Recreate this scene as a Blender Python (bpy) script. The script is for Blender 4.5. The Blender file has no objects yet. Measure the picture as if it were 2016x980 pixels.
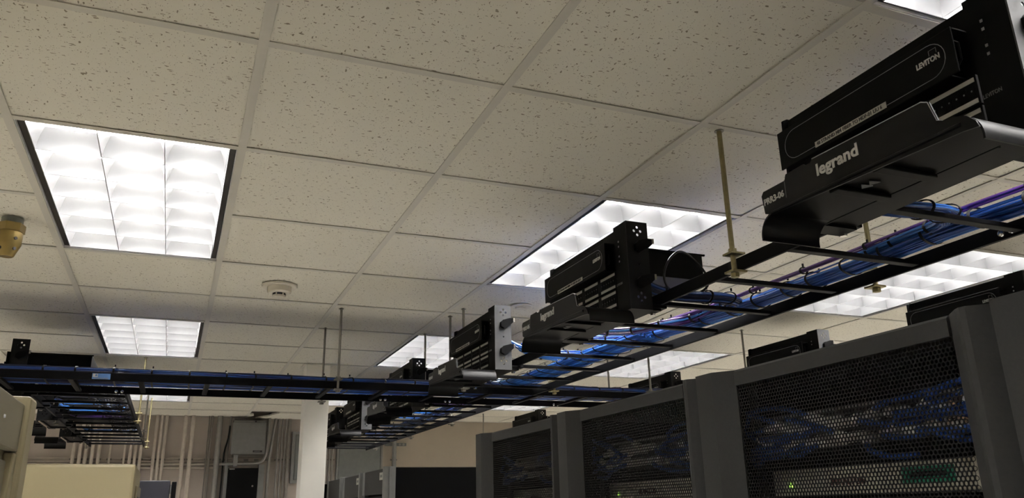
import bpy, bmesh, math, random
from mathutils import Vector, Matrix
random.seed(7)
S = bpy.context.scene
COL = S.collection

# ------------------------------------------------------------------ camera
F_PX = 1571.17
cd = bpy.data.cameras.new('camera'); cam = bpy.data.objects.new('camera', cd); COL.objects.link(cam)
cd.sensor_fit = 'HORIZONTAL'; cd.sensor_width = 36.0; cd.lens = 36.0 * F_PX / 2016.0
cd.clip_start = 0.05; cd.clip_end = 60
PITCH, YAW, ROLL = 0.3141, 0.3950, -0.0220
fw = Vector((math.sin(YAW)*math.cos(PITCH), math.cos(YAW)*math.cos(PITCH), math.sin(PITCH)))
rt = Vector((math.cos(YAW), -math.sin(YAW), 0)); up = rt.cross(fw)
r2 = rt*math.cos(ROLL) + up*math.sin(ROLL); u2 = -rt*math.sin(ROLL) + up*math.cos(ROLL)
M = Matrix((r2, u2, -fw)).transposed().to_4x4(); M.translation = Vector((0.512, -1.712, 1.758))
cam.matrix_world = M
S.camera = cam

# ------------------------------------------------------------------ world, exposure
w = bpy.data.worlds.new('world'); S.world = w; w.use_nodes = True
w.node_tree.nodes['Background'].inputs[0].default_value = (0.5, 0.5, 0.5, 1)
w.node_tree.nodes['Background'].inputs[1].default_value = 0.0
S.view_settings.view_transform = 'Standard'; S.view_settings.look = 'None'
S.view_settings.gamma = 1.0; S.view_settings.use_curve_mapping = False
S.view_settings.exposure = 1.78
TUBE = 34.0                     # radiance of the fluorescent tubes
S.cycles.max_bounces = 10; S.cycles.diffuse_bounces = 6; S.cycles.glossy_bounces = 4
S.cycles.sample_clamp_indirect = 6.0
S.cycles.use_denoising = True

# ------------------------------------------------------------------ sizes
G = 0.6096          # ceiling module
ZC = 2.80           # ceiling height
ZR0, ZR1 = 2.375, 2.413     # ladder rail bottom, top
YW = 7.95           # back wall
XL, XR, YF = -4*G, 11*G, -6*G

# ------------------------------------------------------------------ materials
MATS = {}
def mat(name, col, rough=0.5, metal=0.0, var=0.08, scale=20.0, bump=0.0, spec=0.5, bscale=None):
    m = bpy.data.materials.new(name); m.use_nodes = True
    nt = m.node_tree; b = nt.nodes['Principled BSDF']
    b.inputs['Roughness'].default_value = rough; b.inputs['Metallic'].default_value = metal
    b.inputs['Specular IOR Level'].default_value = spec
    tc = nt.nodes.new('ShaderNodeTexCoord')
    n = nt.nodes.new('ShaderNodeTexNoise'); n.inputs['Scale'].default_value = scale; n.inputs['Detail'].default_value = 4
    nt.links.new(tc.outputs['Object'], n.inputs['Vector'])
    r = nt.nodes.new('ShaderNodeValToRGB')
    r.color_ramp.elements[0].position = 0.3; r.color_ramp.elements[1].position = 0.7
    r.color_ramp.elements[0].color = tuple(c*(1-var) for c in col) + (1,)
    r.color_ramp.elements[1].color = tuple(min(1, c*(1+var)) for c in col) + (1,)
    nt.links.new(n.outputs['Fac'], r.inputs['Fac']); nt.links.new(r.outputs['Color'], b.inputs['Base Color'])
    if bump:
        n2 = nt.nodes.new('ShaderNodeTexNoise'); n2.inputs['Scale'].default_value = bscale or scale*8
        nt.links.new(tc.outputs['Object'], n2.inputs['Vector'])
        bp = nt.nodes.new('ShaderNodeBump'); bp.inputs['Strength'].default_value = bump; bp.inputs['Distance'].default_value = 0.002
        nt.links.new(n2.outputs['Fac'], bp.inputs['Height']); nt.links.new(bp.outputs['Normal'], b.inputs['Normal'])
    MATS[name] = m; return m
def emit(name, col, s):
    m = bpy.data.materials.new(name); m.use_nodes = True; nt = m.node_tree
    for n in list(nt.nodes): nt.nodes.remove(n)
    e = nt.nodes.new('ShaderNodeEmission'); o = nt.nodes.new('ShaderNodeOutputMaterial')
    e.inputs[0].default_value = (*col, 1); e.inputs[1].default_value = s
    nt.links.new(e.outputs[0], o.inputs[0]); MATS[name] = m; return m

def tile_material():
    m = bpy.data.materials.new('fissured_tile'); m.use_nodes = True; nt = m.node_tree; L = nt.links
    b = nt.nodes['Principled BSDF']; b.inputs['Roughness'].default_value = 0.9; b.inputs['Specular IOR Level'].default_value = 0.1
    geo = nt.nodes.new('ShaderNodeNewGeometry'); oi = nt.nodes.new('ShaderNodeObjectInfo')
    sh = nt.nodes.new('ShaderNodeVectorMath'); sh.operation = 'MULTIPLY_ADD'
    cmb = nt.nodes.new('ShaderNodeCombineXYZ')
    L.new(oi.outputs['Random'], cmb.inputs[0]); L.new(oi.outputs['Random'], cmb.inputs[1])
    L.new(cmb.outputs[0], sh.inputs[0]); sh.inputs[1].default_value = (7.3, 11.7, 0); L.new(geo.outputs['Position'], sh.inputs[2])
    # warp
    wn = nt.nodes.new('ShaderNodeTexNoise'); wn.inputs['Scale'].default_value = 60
    L.new(sh.outputs[0], wn.inputs['Vector'])
    wv = nt.nodes.new('ShaderNodeVectorMath'); wv.operation = 'MULTIPLY_ADD'; wv.inputs[1].default_value = (0.012, 0.012, 0)
    L.new(wn.outputs['Color'], wv.inputs[0]); L.new(sh.outputs[0], wv.inputs[2])
    def flecks(sx, sy, sc, lo, hi, rot):
        mp = nt.nodes.new('ShaderNodeMapping'); mp.inputs['Scale'].default_value = (sx, sy, 0.0); mp.inputs['Rotation'].default_value = (0, 0, rot)
        L.new(wv.outputs[0], mp.inputs['Vector'])
        v = nt.nodes.new('ShaderNodeTexVoronoi'); v.feature = 'F1'; v.inputs['Scale'].default_value = sc; v.inputs['Randomness'].default_value = 1.0
        L.new(mp.outputs[0], v.inputs['Vector'])
        # only some of the cells carry a fleck
        sep = nt.nodes.new('ShaderNodeSeparateColor'); L.new(v.outputs['Color'], sep.inputs[0])
        rad = nt.nodes.new('ShaderNodeMapRange'); rad.inputs['From Min'].default_value = 0.35; rad.inputs['From Max'].default_value = 1.0
        rad.inputs['To Min'].default_value = lo; rad.inputs['To Max'].default_value = hi; rad.clamp = False
        L.new(sep.outputs[0], rad.inputs['Value'])
        lt = nt.nodes.new('ShaderNodeMath'); lt.operation = 'LESS_THAN'
        L.new(v.outputs['Distance'], lt.inputs[0]); L.new(rad.outputs[0], lt.inputs[1])
        return lt.outputs[0]
    a = flecks(0.34, 1.0, 125, 0.01, 0.27, 0.15)
    c = flecks(1.0, 0.42, 105, -0.05, 0.24, 0.5)
    d = flecks(1.0, 1.0, 210, 0.0, 0.28, 0.0)
    mx = nt.nodes.new('ShaderNodeMath'); mx.operation = 'MAXIMUM'; L.new(a, mx.inputs[0]); L.new(c, mx.inputs[1])
    mx2 = nt.nodes.new('ShaderNodeMath'); mx2.operation = 'MAXIMUM'; L.new(mx.outputs[0], mx2.inputs[0]); L.new(d, mx2.inputs[1])
    big = nt.nodes.new('ShaderNodeTexNoise'); big.inputs['Scale'].default_value = 2.0; L.new(sh.outputs[0], big.inputs['Vector'])
    rr = nt.nodes.new('ShaderNodeValToRGB'); rr.color_ramp.elements[0].color = (0.68, 0.655, 0.57, 1); rr.color_ramp.elements[1].color = (0.74, 0.715, 0.63, 1)
    L.new(big.outputs['Fac'], rr.inputs['Fac'])
    mix = nt.nodes.new('ShaderNodeMix'); mix.data_type = 'RGBA'
    L.new(mx2.outputs[0], mix.inputs['Factor']); L.new(rr.outputs['Color'], mix.inputs[6]); mix.inputs[7].default_value = (0.27, 0.24, 0.18, 1)
    L.new(mix.outputs[2], b.inputs['Base Color'])
    bp = nt.nodes.new('ShaderNodeBump'); bp.inputs['Strength'].default_value = 0.4; bp.inputs['Distance'].default_value = 0.002; bp.invert = True
    L.new(mx2.outputs[0], bp.inputs['Height']); L.new(bp.outputs['Normal'], b.inputs['Normal'])
    MATS['tile'] = m

tile_material()
mat('tee', (0.565, 0.545, 0.485), 0.5, var=0.02)
mat('plenum', (0.05, 0.05, 0.05), 0.9)
mat('floor', (0.66, 0.64, 0.60), 0.5, scale=3)
mat('wall_brown', (0.46, 0.405, 0.36), 0.85, var=0.04, scale=4, bump=0.1)
mat('wall_cream', (0.38, 0.33, 0.265), 0.85, var=0.04, scale=4, bump=0.1)
mat('wall_white', (0.66, 0.62, 0.54), 0.85, var=0.04, scale=4)
mat('column', (0.78, 0.76, 0.70), 0.6, var=0.03, scale=5)
mat('housing', (0.75, 0.75, 0.75), 0.5)
mat('black_trim', (0.012, 0.010, 0.010), 0.5)
mat('louver', (0.35, 0.353, 0.36), 0.32, metal=0.85, var=0.02)
emit('tube', (1.0, 0.97, 0.93), TUBE)
mat('rail', (0.003, 0.003, 0.004), 0.55, var=0.1, spec=0.07)
mat('rail_bare', (0.30, 0.29, 0.27), 0.4, metal=0.6)
mat('black_metal', (0.0035, 0.0035, 0.004), 0.5, var=0.1, scale=60, bump=0.05, spec=0.07)
mat('post_metal', (0.055, 0.056, 0.058), 0.5, var=0.06, scale=60, bump=0.05)
mat('black_post', (0.012, 0.012, 0.013), 0.5, var=0.1, spec=0.15)
mat('black_plastic', (0.0035, 0.0035, 0.004), 0.5, spec=0.08)
mat('trough_plastic', (0.005, 0.005, 0.0056), 0.36, spec=0.16)
mat('zinc', (0.27, 0.235, 0.125), 0.38, metal=0.8, var=0.12, scale=80)
mat('steel', (0.25, 0.24, 0.21), 0.4, metal=0.7, var=0.1, scale=80)
mat('chrome', (0.75, 0.75, 0.75), 0.2, metal=1.0)
mat('brass', (0.30, 0.22, 0.08), 0.35, metal=0.8, var=0.1)
mat('letter_white', (0.45, 0.45, 0.43), 0.6)
mat('letter_dim', (0.16, 0.16, 0.16), 0.6)
mat('label_white', (0.42, 0.41, 0.37), 0.6)
mat('label_ink', (0.05, 0.05, 0.05), 0.6)
mat('line_grey', (0.22, 0.22, 0.23), 0.5)
mat('cable_blue', (0.012, 0.070, 0.33), 0.35, var=0.15, scale=12)
mat('cable_blue_lit', (0.040, 0.175, 0.56), 0.28, var=0.15, scale=12)  # lit version of the blue cable, lamp brightness put into the colour
mat('cable_blue_shaded', (0.004, 0.009, 0.050), 0.4, var=0.2, scale=12)  # same blue cable darkened, shade put into the colour
mat('cable_purple', (0.10, 0.035, 0.22), 0.35, var=0.15, scale=12)
mat('cable_black', (0.005, 0.005, 0.006), 0.45, spec=0.3)
mat('tie', (0.003, 0.003, 0.004), 0.5, spec=0.25)
mat('rack_black', (0.023, 0.023, 0.0225), 0.6, var=0.1, scale=200, bump=0.15, bscale=900, spec=0.25)
mat('mesh_black', (0.006, 0.006, 0.006), 0.55, spec=0.12)
mat('rack_dark', (0.0025, 0.0025, 0.003), 0.6, spec=0.1)
mat('rack_inside', (0.012, 0.012, 0.012), 0.7)
mat('rack_grey', (0.20, 0.205, 0.205), 0.5)
mat('beige', (0.265, 0.225, 0.130), 0.55, var=0.03, scale=6)
mat('beige_dark', (0.195, 0.17, 0.108), 0.55, var=0.03, scale=6)
mat('slate', (0.015, 0.015, 0.023), 0.5)
mat('conduit_paint', (0.48, 0.43, 0.37), 0.6)
mat('conduit_dark', (0.16, 0.145, 0.13), 0.5)
mat('conduit_steel', (0.27, 0.26, 0.245), 0.4, metal=0.5)
mat('box_grey', (0.17, 0.17, 0.165), 0.55)
mat('panel_grey', (0.14, 0.148, 0.14), 0.5)
mat('panel_frame', (0.20, 0.20, 0.19), 0.5)
mat('appliance', (0.62, 0.60, 0.50), 0.5)
mat('boot_white', (0.85, 0.84, 0.80), 0.5)
mat('switch_grey', (0.42, 0.42, 0.40), 0.5)
mat('lcd_green', (0.01, 0.20, 0.11), 0.3)
mat('detector', (0.62, 0.58, 0.50), 0.5)
mat('red_ink', (0.10, 0.03, 0.03), 0.6)
mat('sticker_blue', (0.06, 0.17, 0.42), 0.5)
emit('led_green', (0.4, 1.0, 0.1), 1.2)
emit('led_amber', (1.0, 0.55, 0.2), 1.2)

# ------------------------------------------------------------------ mesh helpers
class MB:
    def __init__(s): s.bm = bmesh.new()
    def box(s, x0, x1, y0, y1, z0, z1, bev=0.0):
        vs = [s.bm.verts.new((x, y, z)) for x in (x0, x1) for y in (y0, y1) for z in (z0, z1)]
        fs = []
        for f in ((0,1,3,2),(4,6,7,5),(0,4,5,1),(2,3,7,6),(0,2,6,4),(1,5,7,3)):
            fs.append(s.bm.faces.new([vs[i] for i in f]))
        if bev:
            es = list({e for f in fs for e in f.edges})
            bmesh.ops.bevel(s.bm, geom=es, offset=bev, segments=2, affect='EDGES', profile=0.5)
        return s
    def prism(s, pts, axis, a0, a1):
        """extrude a 2D outline along an axis; pts are the other two coordinates in xyz order"""
        def P(p, a):
            q = list(p); q.insert('xyz'.index(axis), a); return q
        A = [s.bm.verts.new(P(p, a0)) for p in pts]; B = [s.bm.verts.new(P(p, a1)) for p in pts]
        n = len(pts)
        s.bm.faces.new(A); s.bm.faces.new(B[::-1])
        for i in range(n): s.bm.faces.new((A[i], B[i], B[(i+1) % n], A[(i+1) % n]))
        return s
    def tube(s, pts, r, n=8, closed=False, cap=True):
        pts = [Vector(p) for p in pts]; N = len(pts); rings = []
        t0 = None; nrm = None
        for i, p in enumerate(pts):
            if closed: t = (pts[(i+1) % N] - pts[i-1])
            else: t = pts[min(i+1, N-1)] - pts[max(i-1, 0)]
            if t.length < 1e-9: t = Vector((0, 0, 1))
            t.normalize()
            if nrm is None:
                nrm = t.orthogonal().normalized()
                if abs(t.z) < 0.95: nrm = (Vector((0, 0, 1)) - t*t.z).normalized()
            else:
                nrm = (nrm - t*nrm.dot(t))
                nrm = nrm.normalized() if nrm.length > 1e-6 else t.orthogonal().normalized()
            b = t.cross(nrm)
            rr = r[i] if isinstance(r, (list, tuple)) else r
            rings.append([s.bm.verts.new(p + (nrm*math.cos(2*math.pi*k/n) + b*math.sin(2*math.pi*k/n))*rr) for k in range(n)])
        m = N if closed else N-1
        for i in range(m):
            A, B = rings[i], rings[(i+1) % N]
            for k in range(n): s.bm.faces.new((A[k], A[(k+1) % n], B[(k+1) % n], B[k]))
        if cap and not closed:
            s.bm.faces.new(rings[0][::-1]); s.bm.faces.new(rings[-1])
        return s
    def lathe(s, prof, c=(0, 0, 0), n=24, axis='z', phase=0.0):
        rings = []
        for r, h in prof:
            ring = []
            for k in range(n):
                a = 2*math.pi*k/n + phase
                q = {'z': (r*math.cos(a), r*math.sin(a), h), 'y': (r*math.cos(a), h, r*math.sin(a)), 'x': (h, r*math.cos(a), r*math.sin(a))}[axis]
                ring.append(s.bm.verts.new(Vector(q) + Vector(c)))
            rings.append(ring)
        for A, B in zip(rings, rings[1:]):
            for k in range(n): s.bm.faces.new((A[k], A[(k+1) % n], B[(k+1) % n], B[k]))
        s.bm.faces.new(rings[0][::-1]); s.bm.faces.new(rings[-1])
        return s
    def mesh(s, name, smooth=False, angle=35):
        bmesh.ops.recalc_face_normals(s.bm, faces=s.bm.faces)
        me = bpy.data.meshes.new(name); s.bm.to_mesh(me); s.bm.free()
        if smooth:
            me.polygons.foreach_set('use_smooth', [True]*len(me.polygons))
            me.set_sharp_from_angle(angle=math.radians(angle))
        return me
    def build(s, name, m, parent=None, smooth=False):
        return put(name, s.mesh(name, smooth), m, parent)

def put(name, me, m, parent=None, loc=None):
    mm = MATS[m] if isinstance(m, str) else m
    if mm and not me.materials: me.materials.append(mm)
    o = bpy.data.objects.new(name, me); COL.objects.link(o)
    if parent: o.parent = parent
    if loc is not None: o.location = loc
    return o
def tag(o, label, cat, group=None, kind=None):
    o['label'] = label; o['category'] = cat
    if group: o['group'] = group
    if kind: o['kind'] = kind
    return o
def thing(name, label, cat, loc=(0, 0, 0), rz=0.0, group=None):
    o = bpy.data.objects.new(name, None); COL.objects.link(o); o.empty_display_size = 0.05
    o.location = loc; o.rotation_euler = (0, 0, rz)
    return tag(o, label, cat, group)
def struct(name, mb, m, parent=None):
    o = mb.build(name, m, parent)
    if not parent: o['kind'] = 'structure'
    return o
def copy_tree(o, parent=None):
    c = o.copy(); COL.objects.link(c); c.parent = parent
    for ch in list(o.children):
        copy_tree(ch, c)
    return c
def text_mesh(body, size, depth=0.0006, bold=0.0, spacing=1.0):
    cu = bpy.data.curves.new('lettering', 'FONT'); cu.body = body; cu.size = size; cu.extrude = depth
    cu.offset = bold; cu.space_character = spacing; cu.align_x = 'LEFT'; cu.resolution_u = 3
    ob = bpy.data.objects.new('lettering_tmp', cu); COL.objects.link(ob)
    bpy.context.view_layer.update()
    me = bpy.data.meshes.new_from_object(ob.evaluated_get(bpy.context.evaluated_depsgraph_get()))
    bpy.data.objects.remove(ob); bpy.data.curves.remove(cu)
    return me
TX_MX = Matrix(((0, 0, -1), (-1, 0, 0), (0, 1, 0)))     # text on a surface that faces -x, reading towards -y
TX_MY = Matrix(((1, 0, 0), (0, 0, -1), (0, 1, 0)))      # text on a surface that faces -y, reading towards +x
def letters(body, size, loc, m, parent, rot=TX_MX, bold=0.0, width=None, name='lettering', spacing=1.0):
    me = text_mesh(body, size, bold=bold, spacing=spacing)
    if width:
        xs = [v.co.x for v in me.vertices]
        k = width / max(1e-6, max(xs) - min(xs)); x0 = min(xs)
        for v in me.vertices: v.co.x = (v.co.x - x0) * k
    me.transform(rot.to_4x4())
    o = put(name, me, m, parent, loc)
    return o
def spline(pts, step=0.03):
    pts = [Vector(p) for p in pts]
    P = [pts[0]*2 - pts[1]] + pts + [pts[-1]*2 - pts[-2]]
    out = []
    for i in range(1, len(P)-2):
        a, b, c, d = P[i-1:i+3]
        n = max(2, int((c-b).length/step))
        for k in range(n):
            t = k/n
            out.append(0.5*((2*b) + (c-a)*t + (2*a-5*b+4*c-d)*t*t + (3*b-a-3*c+d)*t**3))
    out.append(pts[-1]); return out

# ------------------------------------------------------------------ room shell
struct('floor', MB().box(XL-0.1, XR+0.1, YF-0.1, YW+0.1, -0.05, 0), 'floor')
ceil = struct('ceiling', MB().box(XL-0.1, XR+0.1, YF-0.1, YW+0.1, 3.25, 3.30), 'plenum')
wb = struct('wall_back', MB().box(XL-0.1, 2.815, YW, YW+0.1, 0, 3.25), 'wall_brown')
wr = struct('wall_back_right', MB().box(2.815, XR+0.1, YW, YW+0.1, 0, 3.25), 'wall_cream')
struct('wall_left', MB().box(XL-0.1, XL, YF-0.1, YW, 0, 3.25), 'wall_white')
struct('wall_right', MB().box(XR, XR+0.1, YF-0.1, YW, 0, 3.25), 'wall_white')
struct('wall_front', MB().box(XL, XR, YF-0.1, YF, 0, 3.25), 'wall_white')
struct('trim_1', MB().box(XL, 1.40, YW-0.022, YW, ZC, ZC+0.003).box(2.1, XR, YW-0.022, YW, ZC, ZC+0.003), 'tee')

LIGHT_CELLS = {(i, j) for i in (-3, 0, 3, 6, 9) for j in (-3, 1, 5, 9)}
occupied = set()
for (i, j) in LIGHT_CELLS: occupied |= {(i, j), (i, j+1)}
BROKEN = (2, 12)
hw = G/2 - 0.0065
tile_me = MB().box(-hw, hw, -hw, hw, 0.0, 0.016).mesh('ceiling_tile')
tiles_n = 0
for i in range(-4, 11):
    for j in range(-6, 13):
        if (i, j) in occupied or (i, j) == BROKEN: continue
        o = put('ceiling_tile', tile_me, 'tile', ceil, ((i+0.5)*G, (j+0.5)*G, ZC+0.0045))
        o.rotation_euler = (random.uniform(-.002, .002), random.uniform(-.002, .002), random.choice((0, math.pi)))
mt = MB().box(-0.012, 0.012, YF, YW, ZC, ZC+0.002).box(-0.001, 0.001, YF, YW, ZC+0.002, ZC+0.04).mesh('main_tee')
for i in range(-3, 11): put('main_tee', mt, 'tee', ceil, (i*G, 0, 0))
ct = MB().box(0.012, G-0.012, -0.012, 0.012, ZC+0.0006, ZC+0.0024).box(0.012, G-0.012, -0.001, 0.001, ZC+0.0024, ZC+0.03).mesh('cross_tee')
for i in range(-4, 11):
    for j in range(-5, 13):
        if (i, j) in occupied and (i, j-1) in occupied: continue
        put('cross_tee', ct, 'tee', ceil, (i*G, j*G, 0))
# the broken tile next to the back wall: only its right half is left and it sags
bt = MB(); x0 = 2*G; y0 = 12*G
bt.prism([(x0+0.30, y0+0.02), (x0+0.60, y0+0.02), (x0+0.60, y0+0.585), (x0+0.10, y0+0.585), (x0+0.13, y0+0.50), (x0+0.22, y0+0.34), (x0+0.24, y0+0.20)], 'z', ZC-0.012, ZC+0.004)
o = bt.build('broken_tile', 'tile', ceil)
o.rotation_euler = (0, 0, 0)
o['label'] = 'broken ceiling tile with a torn edge'
bt = MB().prism([(x0+0.01, y0+0.32), (x0+0.06, y0+0.36), (x0+0.07, y0+0.46), (x0+0.03, y0+0.585), (x0+0.01, y0+0.585)], 'z', ZC+0.004, ZC+0.02).build('broken_tile', 'tile', ceil)
for k in range(4):
    o = MB().tube([(x0+0.02, y0+0.12*k+0.1, ZC+0.09+0.03*k), (x0+0.7, y0+0.12*k+0.16, ZC+0.12)], 0.012, 8).build('plenum_pipe', 'conduit_steel', ceil)

# ------------------------------------------------------------------ ceiling lights
def make_light():
    t = thing('ceiling_light', '', 'light')
    W, Lh = 0.2925, 0.597
    # housing: four walls and a top
    h = MB()
    h.box(-W, -W+0.002, -Lh, Lh, 0.003, 0.135).box(W-0.002, W, -Lh, Lh, 0.003, 0.135)
    h.box(-W+0.002, W-0.002, -Lh, -Lh+0.002, 0.003, 0.135).box(-W+0.002, W-0.002, Lh-0.002, Lh, 0.003, 0.135)
    h.box(-W+0.002, W-0.002, -Lh+0.002, Lh-0.002, 0.133, 0.135)
    h.build('housing', 'housing', t)
    a, b = 0.2685, 0.586
    g = MB(); z0, z1 = 0.008, 0.030
    g.box(-W+0.003, -a-0.003, -Lh+0.003, Lh-0.003, z0+0.004, z1).box(a+0.003, W-0.003, -Lh+0.003, Lh-0.003, z0+0.004, z1)
    g.box(-a-0.003, a+0.003, -Lh+0.003, -b-0.002, z0+0.004, z1).box(-a-0.003, a+0.003, b+0.002, Lh-0.003, z0+0.004, z1)
    g.build('shadow_gap', 'black_trim', t)
    z0 = 0.007
    prof = [(0.0013, 0.0), (0.0020, 0.010), (0.0045, 0.025), (0.010, 0.045), (0.020, 0.068)]
    full = [(p, z0+q) for p, q in prof] + [(-p, z0+q) for p, q in prof[::-1]]
    halfp = [(p, z0+q) for p, q in prof] + [(-0.0009, z0+0.068), (-0.0009, z0)]
    lb = MB().prism(full, 'y', -b, b).mesh('louver_blade', True)
    for k in (-1, 1): put('louver_blade', lb, 'louver', t, (k*a/3, 0, 0))
    hb = MB().prism(halfp, 'y', -b, b).mesh('louver_side', True)
    o = put('louver_side', hb, 'louver', t, (-a, 0, 0)); o2 = put('louver_side', hb, 'louver', t, (a, 0, 0)); o2.rotation_euler = (0, 0, math.pi)
    cb = MB().prism(full, 'x', -a, a).mesh('louver_blade', True)
    for k in range(1, 6): put('louver_blade', cb, 'louver', t, (0, -b + k*b/3, 0))
    eb = MB().prism(halfp, 'x', -a, a).mesh('louver_side', True)
    put('louver_side', eb, 'louver', t, (0, -b, 0)); o2 = put('louver_side', eb, 'louver', t, (0, b, 0)); o2.rotation_euler = (0, 0, math.pi)
    tb = MB().tube([(0, -0.57, 0.104), (0, 0.57, 0.104)], 0.013, 10).mesh('lamp_tube', True)
    for k in (-1, 0, 1): put('lamp_tube', tb, 'tube', t, (k*2*a/3, 0, 0))
    return t
LL = {(0, 1): 'louvred ceiling light beside the brass nozzle', (0, 5): 'louvred ceiling light behind the smoke detector, next to the left cable ladder',
      (0, 9): 'louvred ceiling light over the far end of the left cable ladder', (3, 1): 'louvred ceiling light directly above the PRR3-05 panel unit',
      (3, 5): 'louvred ceiling light above the crossing ladders, behind the PRR3-04 unit', (3, 9): 'louvred ceiling light behind the square column',
      (6, 1): 'louvred ceiling light over the mesh rack with the green display', (6, 5): 'louvred ceiling light over the middle mesh rack, beyond the ladder',
      (6, 9): 'louvred ceiling light in front of the plain cream wall', (3, -3): 'louvred ceiling light above the PRR3-06 panel unit'}
proto = make_light(); first = True
for (i, j) in sorted(LIGHT_CELLS):
    o = proto if first else copy_tree(proto); first = False
    o.location = ((i+0.5)*G, (j+1)*G, ZC)
    if (i, j) in LL: tag(o, LL[(i, j)], 'light', 'louvred ceiling lights')
    else: tag(o, 'louvred ceiling light in the part of the room the photograph leaves out', 'light', 'louvred ceiling lights')

# ------------------------------------------------------------------ small ceiling things
t = thing('gas_nozzle', 'brass gas discharge nozzle with drilled holes hanging from the ceiling', 'nozzle', (-0.118, 1.50, ZC))
MB().lathe([(0.036, 0.0), (0.036, -0.022)], n=20).build('collar', 'panel_grey', t, True)
MB().lathe([(0.046, -0.022), (0.046, -0.052), (0.041, -0.055)], n=6, phase=0.3).build('hex_nut', 'brass', t)
MB().lathe([(0.041, -0.055), (0.041, -0.098), (0.038, -0.105), (0.024, -0.142), (0.020, -0.145)], n=24).build('body', 'brass', t, True)
for a, z, rr in ((-0.9, -0.082, 0.0405), (-0.75, -0.118, 0.0335), (-2.2, -0.118, 0.0335)):
    MB().lathe([(0.006, -0.003), (0.006, 0.003)], n=12, axis='x').build('hole', 'black_trim', t)
    o = t.children[-1]; o.location = (rr*math.cos(a), rr*math.sin(a), z); o.rotation_euler = (0, 0, a)

t = thing('smoke_detector', 'off-white smoke detector with a dark slotted sensing head', 'detector', (0.90, 2.13, ZC))
MB().lathe([(0.083, 0.0), (0.083, -0.006), (0.080, -0.010)], n=32).build('base_plate', 'detector', t, True)
MB().lathe([(0.056, -0.010), (0.055, -0.034), (0.050, -0.040)], n=32).build('body', 'detector', t, True)
MB().lathe([(0.030, -0.040), (0.030, -0.050)], n=24).build('sensing_slot', 'black_trim', t, True)
MB().lathe([(0.031, -0.050), (0.030, -0.058), (0.020, -0.062)], n=24).build('cap', 'detector', t, True)
for k in range(6):
    a = k*math.pi/3
    MB().box(0.0285, 0.032, -0.003, 0.003, -0.052, -0.038).build('rib', 'detector', t).rotation_euler = (0, 0, a)
t = thing('cover_plate', 'round cover plate on the ceiling beside the PRR3-04 unit', 'ceiling plate', (2.17, 2.16, ZC))
MB().lathe([(0.060, 0.0), (0.058, -0.006)], n=28).build('plate', 'detector', t, True)
MB().lathe([(0.030, -0.006), (0.028, -0.014)], n=24).build('head', 'detector', t, True)

# ------------------------------------------------------------------ cable ladders
def ladder(label, axis, a, b, c0, c1, pitch=0.305, start=None, m='rail', bare_from=None):
    """axis: direction of the rails, running a..b; rails centred on c0 and c1"""
    t = thing('cable_ladder', label, 'cable ladder', group='overhead cable ladders')
    for c in (c0, c1):
        mb = MB()
        if axis == 'y': mb.box(c-0.006, c+0.006, a, b, ZR0, ZR1, 0.002)
        else: mb.box(a, b, c-0.006, c+0.006, ZR0, ZR1, 0.002)
        mb.build('side_rail', m, t)
    L = c1 - c0 - 0.012
    if axis == 'y': rm = MB().box(-L/2, L/2, -0.0125, 0.0125, ZR0+0.006, ZR0+0.019, 0.002).mesh('rung')
    else: rm = MB().box(-0.0125, 0.0125, -L/2, L/2, ZR0+0.006, ZR0+0.019, 0.002).mesh('rung')
    p = (start if start is not None else a + 0.1)
    while p < b - 0.02:
        put('rung', rm, m, t, ((c0+c1)/2, p, 0) if axis == 'y' else (p, (c0+c1)/2, 0)); p += pitch
    return t
XA0, XA1 = 1.925, 2.392
YB0, YB1 = 2.535, 2.995
XC0, XC1 = -0.212, 0.240
XD0, XD1 = 3.785, 4.252
ladder('long black cable ladder carrying the PRR3-05 and PRR3-06 units', 'y', -2.2, YB0-0.008, XA0, XA1, 0.31, -2.02)
ladder('black cable ladder running crosswise from the left units to the mesh racks', 'x', -1.4, XD0-0.008, YB0, YB1, 0.305, -1.2)
ladder('cable ladder between the square column and the far cream wall', 'y', YB1+0.008, 6.95, XA0, XA1, 0.30, 3.2)
ladder('cable ladder on the left ending before the piped wall', 'y', YB1+0.008, 6.72, XC0, XC1, 0.30, 3.18)
ladder('cable ladder behind the mesh racks', 'y', -1.2, 7.2, XD0, XD1, 0.305, -1.0)
# bolts at the ladder joints
def bolts(x, y, z, along='y', face=-1, n=2, parent=None):
    for k in range(n):
        d = (k - (n-1)/2)*0.028
        c = (x + face*0.006, y + d, z) if along == 'y' else (x + d, y + face*0.006, z)
        MB().lathe([(0.009, 0.0), (0.008, face*0.004), (0.004, face*0.006)], c, 12, 'x' if along == 'y' else 'y').build('bolt', 'chrome', parent, True)
lads = [o for o in COL.objects if o.name.startswith('cable_ladder')]
bolts(XA1-0.003, -0.44, ZR0+0.015, 'y', -1, 2, lads[0])
for x in (0.21, 1.62, 2.02, -0.55, 2.75): bolts(x, YB1-0.003, ZR0+0.012, 'x', -1, 2, lads[1])
# maker's sticker on the crosswise ladder
t = thing('sticker', 'small blue and white maker sticker on the crosswise ladder rail', 'sticker', (0.115, YB0-0.0064, ZR0+0.006))
MB().box(0, 0.078, -0.0006, 0, 0, 0.027).build('backing', 'sticker_blue', t)
MB().box(0.003, 0.024, -0.0010, -0.0006, 0.010, 0.025).build('print', 'letter_white', t)
MB().lathe([(0.005, -0.0012), (0.005, -0.001)], (0.017, 0, 0.018), 12, 'y').build('print', 'sticker_blue', t)
MB().box(0.006, 0.070, -0.0010, -0.0006, 0.003, 0.006).build('print', 'letter_dim', t)

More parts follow.
